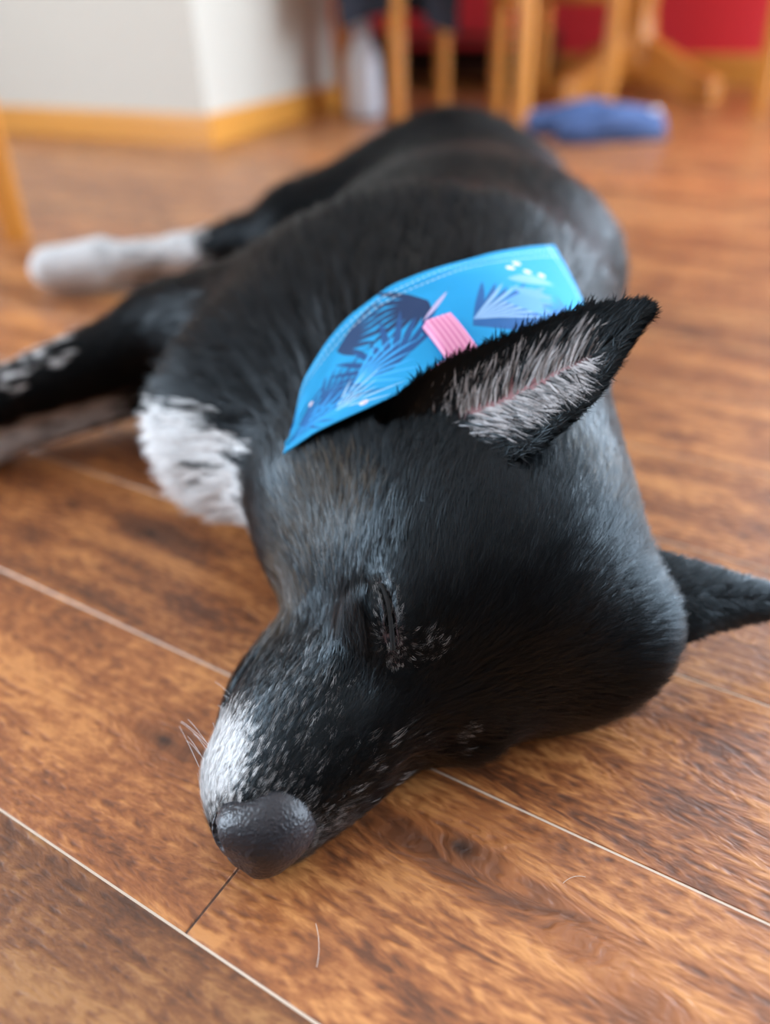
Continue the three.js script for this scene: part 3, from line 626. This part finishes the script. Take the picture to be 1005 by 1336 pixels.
scatter(gHead, 185000, (p, n) => {
  if (n[1] < -0.75 || p[1] < 0.004 || underCloth(p)) return;
  const h = w2h(p);
  if (Math.hypot((h[0] - 0.097) / 0.0145, (h[1] + 0.008) / 0.015, h[2] / 0.019) < 1) return;
  const lid = lidDist(p);
  if (lid < 0.0019) return;
  const c = coat(p), marked = c.white + c.grey + c.tan > 0.08 || lid < 0.014 || h[0] > 0.075;
  if (!marked && rnd() < 0.55) return;
  const back = sstep(0.1, -0.1, h[0]), low = sstep(0, -0.07, h[1]);
  let len = mix(0.005, 0.0135, back) + 0.005 * low * back + 0.007 * sstep(-0.36, -0.42, p[2]), lift = mix(0.5, 0.42, back), dir = flow(p);
  const lk = sstep(0.014, 0.004, lid); len *= 1 - 0.62 * lk;
  if (h[1] > 0.012 && Math.hypot(h[0] + 0.004, Math.abs(h[2]) - 0.023) < 0.013) len *= 0.5;
  if (lk > 0) { const o = sub(p, h2w(-0.004, 0.02, 0.04 * Math.sign(h[2]))); dir = norm([0, 1, 2].map((k) => dir[k] + o[k] / 0.008 * lk)); }
  const clump = fbm(p[0] * 90, p[1] * 90, p[2] * 90, 2) - 0.5;
  dir = norm([dir[0] + clump * 0.4, dir[1] + (fbm(p[2] * 90, p[0] * 90, p[1] * 90, 2) - 0.5) * 0.4, dir[2] - clump * 0.35]);
  (marked ? faceFur : headFur).put(p, n, jitter(dir, 0.32), len * (0.7 + 0.6 * rnd()), lift * (0.6 + 0.8 * rnd()), hairColor(c));
});
scatter(gBody, 82000, (p, n) => {
  if (n[1] < -0.6 || p[1] < 0.004 || underCloth(p)) return;
  const leg = p[0] < -0.17, paw = p[0] < -0.36;
  const c = coat(p), len = paw ? 0.009 : leg ? 0.013 : 0.024 + 0.008 * sstep(-0.6, -0.45, p[2]);
  const clump = fbm(p[0] * 45, p[1] * 45, p[2] * 45, 2) - 0.5, d = bodyFlow(p);
  bodyFur.put(p, n, jitter([d[0] + clump * 0.5, d[1], d[2] - clump * 0.4], 0.4), len * (0.7 + 0.6 * rnd()), 0.32 * (0.6 + 0.8 * rnd()), hairColor(c));
});
// ears: short black coat outside and on the rims, long pale hair inside the upright ear
function earCoat(ear, inside) {
  for (let k = 0; k < (inside ? 16000 : 16000); k++) {
    const u = rnd() ** 0.9 * 0.995, t = rnd(), i = Math.min(ear.nu - 1, Math.floor(u * ear.nu)), j = Math.min(ear.nv - 1, Math.floor(t * ear.nv)), fi = u * ear.nu - i, fj = t * ear.nv - j;
    const bil = (g) => g[ear.id(i, j)].clone().multiplyScalar((1 - fi) * (1 - fj)).addScaledVector(g[ear.id(i + 1, j)], fi * (1 - fj)).addScaledVector(g[ear.id(i, j + 1)], (1 - fi) * fj).addScaledVector(g[ear.id(i + 1, j + 1)], fi * fj);
    const p = bil(ear.grid), n = bil(ear.nrm).normalize(), tip = ear.grid[ear.id(ear.nu, 0)].clone().sub(p).normalize(), edge = ear.grid[ear.id(i, t < 0.5 ? 0 : ear.nv)].clone().sub(p); if (edge.lengthSq() > 1e-12) edge.normalize();
    if (!inside) {
      p.addScaledVector(n, 0.005 * Math.sqrt(Math.sin(Math.PI * t) + 0.02) * (1 - 0.6 * u));
      earFur.put(p.toArray(), n.toArray(), jitter(tip.multiplyScalar(0.8).addScaledVector(edge, 0.35).toArray(), 0.3), 0.0075 * (0.7 + 0.6 * rnd()), 0.45, dim(BLACK, 0.6 + 0.8 * rnd()));
    } else {
      const pale = ear === earR ? sstep(0.12, 0.3, t) * sstep(0.84, 0.66, t) * sstep(0.82, 0.62, u) * sstep(0.1, 0.28, u) * (t < 0.42 ? 0.45 : 1) : 0;
      if (pale > 0.2 && rnd() < 0.6) continue;
      const isPale = rnd() < pale * 0.85, c = isPale ? dim([0.82, 0.78, 0.77], 0.18 + 0.5 * rnd()) : dim(BLACK, 0.6 + 0.8 * rnd());
      n.negate();
      const dir = jitter(tip.multiplyScalar(0.55).addScaledVector(edge, pale > 0.3 ? 0.75 : 0.4).toArray(), 0.35);
      (isPale ? paleFur : earFur).put(p.toArray(), n.toArray(), dir, (pale > 0.3 ? 0.012 : 0.007) * (0.7 + 0.6 * rnd()), 0.3, c);
    }
  }
}
earCoat(earR, false); earCoat(earR, true); earCoat(earL, false); earCoat(earL, true);
headFur.build('head_fur', tuftGeometry(11, 0.4, 0.0042, 0.00013, 0.55), headHair, 'short black coat of the head');
faceFur.build('face_fur', tuftGeometry(5, 0.28, 0.0018, 0.00012, 0.55), headHair, 'short coat of the face, greying at muzzle, lids and brows');
bodyFur.build('body_fur', tuftGeometry(12, 0.35, 0.0075, 0.00028, 0.6), bodyHair, 'long black coat with white breast and paws');
earFur.build('ear_fur', tuftGeometry(6, 0.3, 0.0022, 0.00012, 0.5), headHair, 'short black coat of the ears');
paleFur.build('ear_hair', tuftGeometry(4, 0.3, 0.002, 0.0002, 0.35), headHair, 'long pale hair inside the upright ear');
// whiskers
{
  const m = std({ color: lin(0.7, 0.7, 0.7), roughness: 0.4 });
  for (let k = 0; k < 16; k++) {
    const s = k < 12 ? 1 : -1, f = 0.06 + 0.032 * rnd(), a = h2w(f, -0.034 - 0.014 * rnd(), 0.032 * s), L = 0.012 + 0.016 * rnd();
    const out = norm([0, 1, 2].map((q) => HU[q] * s * 0.55 + HF[q] * (0.1 - 0.5 * rnd()) - HD[q] * (0.5 + 0.5 * rnd())));
    const v = (t, dy) => new THREE.Vector3(a[0] + out[0] * L * t, Math.max(0.002, a[1] + out[1] * L * t - dy), a[2] + out[2] * L * t);
    mesh('whisker', new THREE.TubeGeometry(new THREE.QuadraticBezierCurve3(v(-0.2, 0), v(0.5, 0), v(1, 0.006)), 8, 0.00008, 4), m, dog);
  }
}

// ---------------------------------------------------------------- furniture behind the dog
const oakTexture = dataTexture(256, 256, (i, j) => {
  const a = fbm(i * 0.012, j * 0.12, 31.7, 4), b = noise3(i * 0.06, j * 0.9, 12.4), t = clamp(0.6 * a + 0.25 * b + 0.05);
  return [mix(176, 226, t), mix(106, 156, t), mix(34, 70, t)];
}, true);
const oak = std({ map: oakTexture, roughness: 0.35, clearcoat: 0.4, clearcoatRoughness: 0.25 });
function legGeo(h, top, foot) { // square, tapering to the foot, with softened arrises
  const s = new THREE.Shape(), r = top / 2, c = top * 0.16; s.moveTo(-r + c, -r); s.lineTo(r - c, -r); s.lineTo(r, -r + c); s.lineTo(r, r - c); s.lineTo(r - c, r); s.lineTo(-r + c, r); s.lineTo(-r, r - c); s.lineTo(-r, -r + c); s.closePath();
  const g = new THREE.ExtrudeGeometry(s, { depth: h, bevelEnabled: false, steps: 4 }).rotateX(-Math.PI / 2), p = g.attributes.position, uv = g.attributes.uv;
  for (let i = 0; i < p.count; i++) { const y = p.getY(i), k = mix(foot / top, 1, clamp(y / h)); uv.setXY(i, y / 0.5, (p.getX(i) + p.getZ(i)) / 0.1); p.setX(i, p.getX(i) * k); p.setZ(i, p.getZ(i) * k); }
  g.computeVertexNormals(); return g;
}
// a dining chair whose four feet stand at the given points: front, front, rear, rear
function chair(feet, label, leg = 0.044, group = 'golden oak dining chairs') {
  const t = thing('dining_chair', label, 'chair', group), c = feet.reduce((a, f) => [a[0] + f[0] / 4, a[1] + f[1] / 4], [0, 0]);
  t.position.set(c[0], 0.0006, c[1]);
  const F = feet.map((f) => [f[0] - c[0], f[1] - c[1]]), H = 0.43;
  F.forEach(([x, z], i) => { const m = mesh('leg', legGeo(i < 2 ? H : 0.95, leg, leg * 0.8), oak, t); m.position.set(x, 0, z); m.rotation.y = Math.atan2(F[1][0] - F[0][0], F[1][1] - F[0][1]); });
  const bar = (name, a, b, y, h, w, inset = 0) => { const L = Math.hypot(b[0] - a[0], b[1] - a[1]), m = mesh(name, rbox(w, h, L - inset, Math.min(w, h) * 0.3), oak, t); m.position.set((a[0] + b[0]) / 2, y, (a[1] + b[1]) / 2); m.rotation.y = Math.atan2(b[0] - a[0], b[1] - a[1]); return m; };
  bar('stretcher', F[0], F[3], 0.3, 0.03, 0.02); bar('stretcher', F[1], F[2], 0.3, 0.03, 0.02); bar('rail', F[0], F[1], H - 0.03, 0.055, 0.022); bar('rail', F[3], F[2], H - 0.03, 0.055, 0.022);
  const W = Math.hypot(F[1][0] - F[0][0], F[1][1] - F[0][1]), D = Math.hypot(F[3][0] - F[0][0], F[3][1] - F[0][1]), s = mesh('seat', rbox(D + 0.06, 0.028, W + 0.06, 0.012), oak, t);
  s.position.set(0, H + 0.016, 0); s.rotation.y = Math.atan2(F[1][0] - F[0][0], F[1][1] - F[0][1]);
  bar('back_rail', F[3], F[2], 0.88, 0.08, 0.022);
  for (const k of [0.25, 0.5, 0.75]) { const m = mesh('back_slat', rbox(0.035, 0.4, 0.012, 0.004), oak, t); m.position.set(mix(F[3][0], F[2][0], k), 0.65, mix(F[3][1], F[2][1], k)); m.rotation.y = Math.atan2(F[2][0] - F[3][0], F[2][1] - F[3][1]) + Math.PI / 2; }
  return t;
}
chair([[0.088, -2.648], [-0.07, -2.86], [0.1, -3.06], [0.24, -2.87]], 'golden oak dining chair with a dark jacket hanging from its seat');
chair([[0.57, -2.97], [0.41, -2.83], [0.43, -2.47], [0.72, -2.67]], 'golden oak dining chair beside the blue slippers, tucked under table');
chair([[1.117, -2.503], [1.43, -2.33], [1.6, -2.64], [1.29, -2.82]], 'golden oak dining chair in front of the red wall');
chair([[-0.608, -1.399], [-0.93, -1.22], [-1.11, -1.54], [-0.79, -1.72]], 'golden oak chair by the white hind paw of the dog', 0.05);
// pedestal table
{
  const t = thing('dining_table', 'round golden oak dining table on a turned pedestal by the red wall', 'table'); t.position.set(0.9, 0.0006, -3.08);
  const col = new THREE.LatheGeometry([[0, 0.04], [0.07, 0.04], [0.082, 0.1], [0.07, 0.2], [0.06, 0.26], [0.085, 0.36], [0.088, 0.44], [0.06, 0.54], [0.05, 0.62], [0.075, 0.68], [0.08, 0.71], [0, 0.71]].map(([x, y]) => new THREE.Vector2(x, y)), 28);
  mesh('pedestal', col, oak, t);
  for (let k = 0; k < 4; k++) {
    const s = new THREE.Shape(); s.moveTo(0, 0.17); s.bezierCurveTo(0.1, 0.16, 0.18, 0.085, 0.28, 0.07); s.quadraticCurveTo(0.31, 0.06, 0.31, 0.03); s.lineTo(0.31, 0); s.lineTo(0.25, 0); s.bezierCurveTo(0.18, 0.02, 0.1, 0.05, 0, 0.05); s.closePath();
    const g = new THREE.ExtrudeGeometry(s, { depth: 0.05, bevelEnabled: true, bevelSize: 0.006, bevelThickness: 0.006, bevelSegments: 2, curveSegments: 10 }).translate(0.03, 0.006, -0.025);
    { const p = g.attributes.position, uv = g.attributes.uv; for (let i = 0; i < p.count; i++) uv.setXY(i, p.getX(i) / 0.5, (p.getY(i) + p.getZ(i)) / 0.2); }
    const m = mesh('foot', g, oak, t); m.rotation.y = -0.95 + k * Math.PI / 2;
  }
  mesh('table_top', new THREE.LatheGeometry([[0, 0.71], [0.36, 0.71], [0.39, 0.716], [0.4, 0.728], [0.39, 0.74], [0, 0.742]].map(([x, y]) => new THREE.Vector2(x, y)), 48), oak, t);
}
// low rack against the red wall
{
  const t = thing('shoe_rack', 'low dark brown slatted wooden rack against the red wall', 'rack'), wood = std({ color: lin(0.045, 0.02, 0.009), roughness: 0.45 });
  const c = world(-1.7, 0.0006, 3.32); t.position.copy(c); t.rotation.y = PLANK_TURN;
  for (const x of [-0.39, 0.39]) mesh('side_panel', rbox(0.022, 0.19, 0.26, 0.005, x, 0.095, 0), wood, t);
  for (const y of [0.05, 0.17]) for (let k = 0; k < 5; k++) mesh('slat', rbox(0.76, 0.012, 0.042, 0.004, 0, y, -0.1 + k * 0.05), wood, t);
  mesh('kick_board', rbox(0.76, 0.07, 0.014, 0.004, 0, 0.09, -0.12), wood, t);
}
// dark jacket hanging off the chair
{
  const t = thing('jacket', 'dark navy jacket with a white patch draped over chair seat', 'jacket'), cloth = std({ color: lin(0.012, 0.014, 0.024), roughness: 0.85 });
  const geo = (w, h, y0, seed2) => { const g = new THREE.PlaneGeometry(w, h, 24, 24), p = g.attributes.position; for (let i = 0; i < p.count; i++) { const x = p.getX(i), y = p.getY(i); p.setXYZ(i, x * (1 - 0.12 * (0.5 - y / h)), y + y0 + 0.02 * Math.sin(x * 14 + seed2) * (0.5 - y / h), 0.02 * Math.sin(x * 30 + seed2) + 0.015 * fbm(x * 10, y * 10, seed2, 2)); }
    const b = g.clone(), q = b.attributes.position; for (let i = 0; i < q.count; i++) q.setZ(i, q.getZ(i) - 0.012); const ix = b.index.array; for (let i = 0; i < ix.length; i += 3) { const s = ix[i]; ix[i] = ix[i + 1]; ix[i + 1] = s; } const m = mergeGeometries([g, b]); m.computeVertexNormals(); return m; };
  t.position.set(0.06, 0, -2.82); t.rotation.y = 0.2;
  mesh('front_panel', geo(0.34, 0.24, 0.385, 1.2), cloth, t).position.set(-0.02, 0, 0.16); mesh('sleeve', geo(0.12, 0.26, 0.37, 3.4), cloth, t).position.set(0.12, 0, 0.2);
  mesh('fold', rbox(0.34, 0.035, 0.3, 0.015, 0, 0.483, 0), cloth, t);
  mesh('patch', rbox(0.07, 0.06, 0.012, 0.005), std({ color: lin(0.7, 0.68, 0.68), roughness: 0.7 }), t).position.set(0.13, 0.36, 0.245);
}
// pale jug on the floor
{
  const t = thing('jug', 'pale frosted plastic jug on the floor under the chair with the jacket', 'jug'); t.position.set(-0.012, 0.0006, -2.8);
  const m = std({ color: lin(0.68, 0.72, 0.78), roughness: 0.3, clearcoat: 0.4 });
  mesh('body', new THREE.LatheGeometry([[0, 0], [0.05, 0], [0.056, 0.006], [0.058, 0.03], [0.055, 0.12], [0.05, 0.17], [0.034, 0.205], [0.024, 0.22], [0.024, 0.235], [0, 0.235]].map(([x, y]) => new THREE.Vector2(x, y)), 32), m, t);
  mesh('cap', new THREE.LatheGeometry([[0, 0.232], [0.027, 0.232], [0.028, 0.236], [0.028, 0.255], [0.025, 0.26], [0, 0.26]].map(([x, y]) => new THREE.Vector2(x, y)), 24), std({ color: lin(0.42, 0.45, 0.5), roughness: 0.4 }), t);
}
// blue slippers: uppers and soles meshed from a field
{
  const blue = std({ color: lin(0.06, 0.11, 0.26), roughness: 0.8 }), soleM = std({ color: lin(0.03, 0.045, 0.1), roughness: 0.7 });
  const E = (x, y, z, c, r) => { const a = (x - c[0]) / r[0], b = (y - c[1]) / r[1], d = (z - c[2]) / r[2], k = Math.sqrt(a * a + b * b + d * d), k1 = Math.hypot(a / r[0], b / r[1], d / r[2]); return k1 < 1e-9 ? -0.01 : k * (k - 1) / k1; };
  const sm = (a, b, k) => { const h = Math.max(0, k - Math.abs(a - b)); return Math.min(a, b) - h * h / (4 * k); };
  const upper = (x, y, z) => { // toe towards +x
    let d = sm(E(x, y, z, [0.07, 0.03, 0], [0.07, 0.045, 0.048]), E(x, y, z, [-0.01, 0.045, 0], [0.075, 0.042, 0.046]), 0.03);
    d = sm(d, E(x, y, z, [-0.09, 0.035, 0], [0.05, 0.035, 0.04]), 0.03);
    d = Math.max(d, -E(x, y, z, [-0.065, 0.085, 0], [0.085, 0.055, 0.034]));
    return Math.max(d + 0.0015 * noise3(x * 160, y * 160, z * 160), 0.014 - y);
  };
  const ug = meshField(upper, [-0.156, 0.004, -0.06], [0.156, 0.1, 0.06], 0.004);
  const sole = new THREE.Shape(); sole.moveTo(-0.14, 0); sole.bezierCurveTo(-0.14, 0.055, -0.06, 0.04, 0, 0.042); sole.bezierCurveTo(0.06, 0.056, 0.145, 0.05, 0.145, 0); sole.bezierCurveTo(0.145, -0.05, 0.06, -0.056, 0, -0.042); sole.bezierCurveTo(-0.06, -0.04, -0.14, -0.055, -0.14, 0);
  const sg = new THREE.ExtrudeGeometry(sole, { depth: 0.012, bevelEnabled: true, bevelSize: 0.002, bevelThickness: 0.002, bevelSegments: 2 }).rotateX(-Math.PI / 2).translate(0, 0.003, 0);
  for (const [x, z, a, lab] of [[0.6, -2.16, 0.12, 'blue fabric slipper lying in front of the other, toe to the red wall'], [0.55, -2.3, -0.15, 'blue fabric slipper lying behind the other by the chair leg']]) {
    const t = thing('slipper', lab, 'slipper', 'pair of blue slippers'); t.position.set(x, 0, z); t.rotation.y = a;
    mesh('upper', ug, blue, t); mesh('sole', sg, soleM, t);
    const b = mesh('button', new THREE.SphereGeometry(0.013, 16, 10), std({ color: lin(0.75, 0.78, 0.85), metalness: 0.7, roughness: 0.3 }), t); b.position.set(0.1, 0.0655, 0.02); b.scale.set(1, 0.6, 1);
  }
}
// two loose hairs on the floor
for (const [a, b, c] of [[[0.0715, 0.0004, -0.2005], [0.0765, 0.001, -0.2045], [0.082, 0.0004, -0.203]], [[-0.0365, 0.0004, -0.187], [-0.0335, 0.0008, -0.178], [-0.0352, 0.0004, -0.169]]]) {
  const t = mesh('loose_hair', new THREE.TubeGeometry(new THREE.QuadraticBezierCurve3(new THREE.Vector3(...a), new THREE.Vector3(...b), new THREE.Vector3(...c)), 10, 0.00009, 5), std({ color: lin(0.75, 0.7, 0.62), roughness: 0.5 }), scene);
  t.userData = { label: a[0] > 0 ? 'pale curved dog hair lying on the plank beside the long seam' : 'thin straight dog hair lying on the plank near the nose', category: 'hair' };
}

renderer.render(scene, camera);
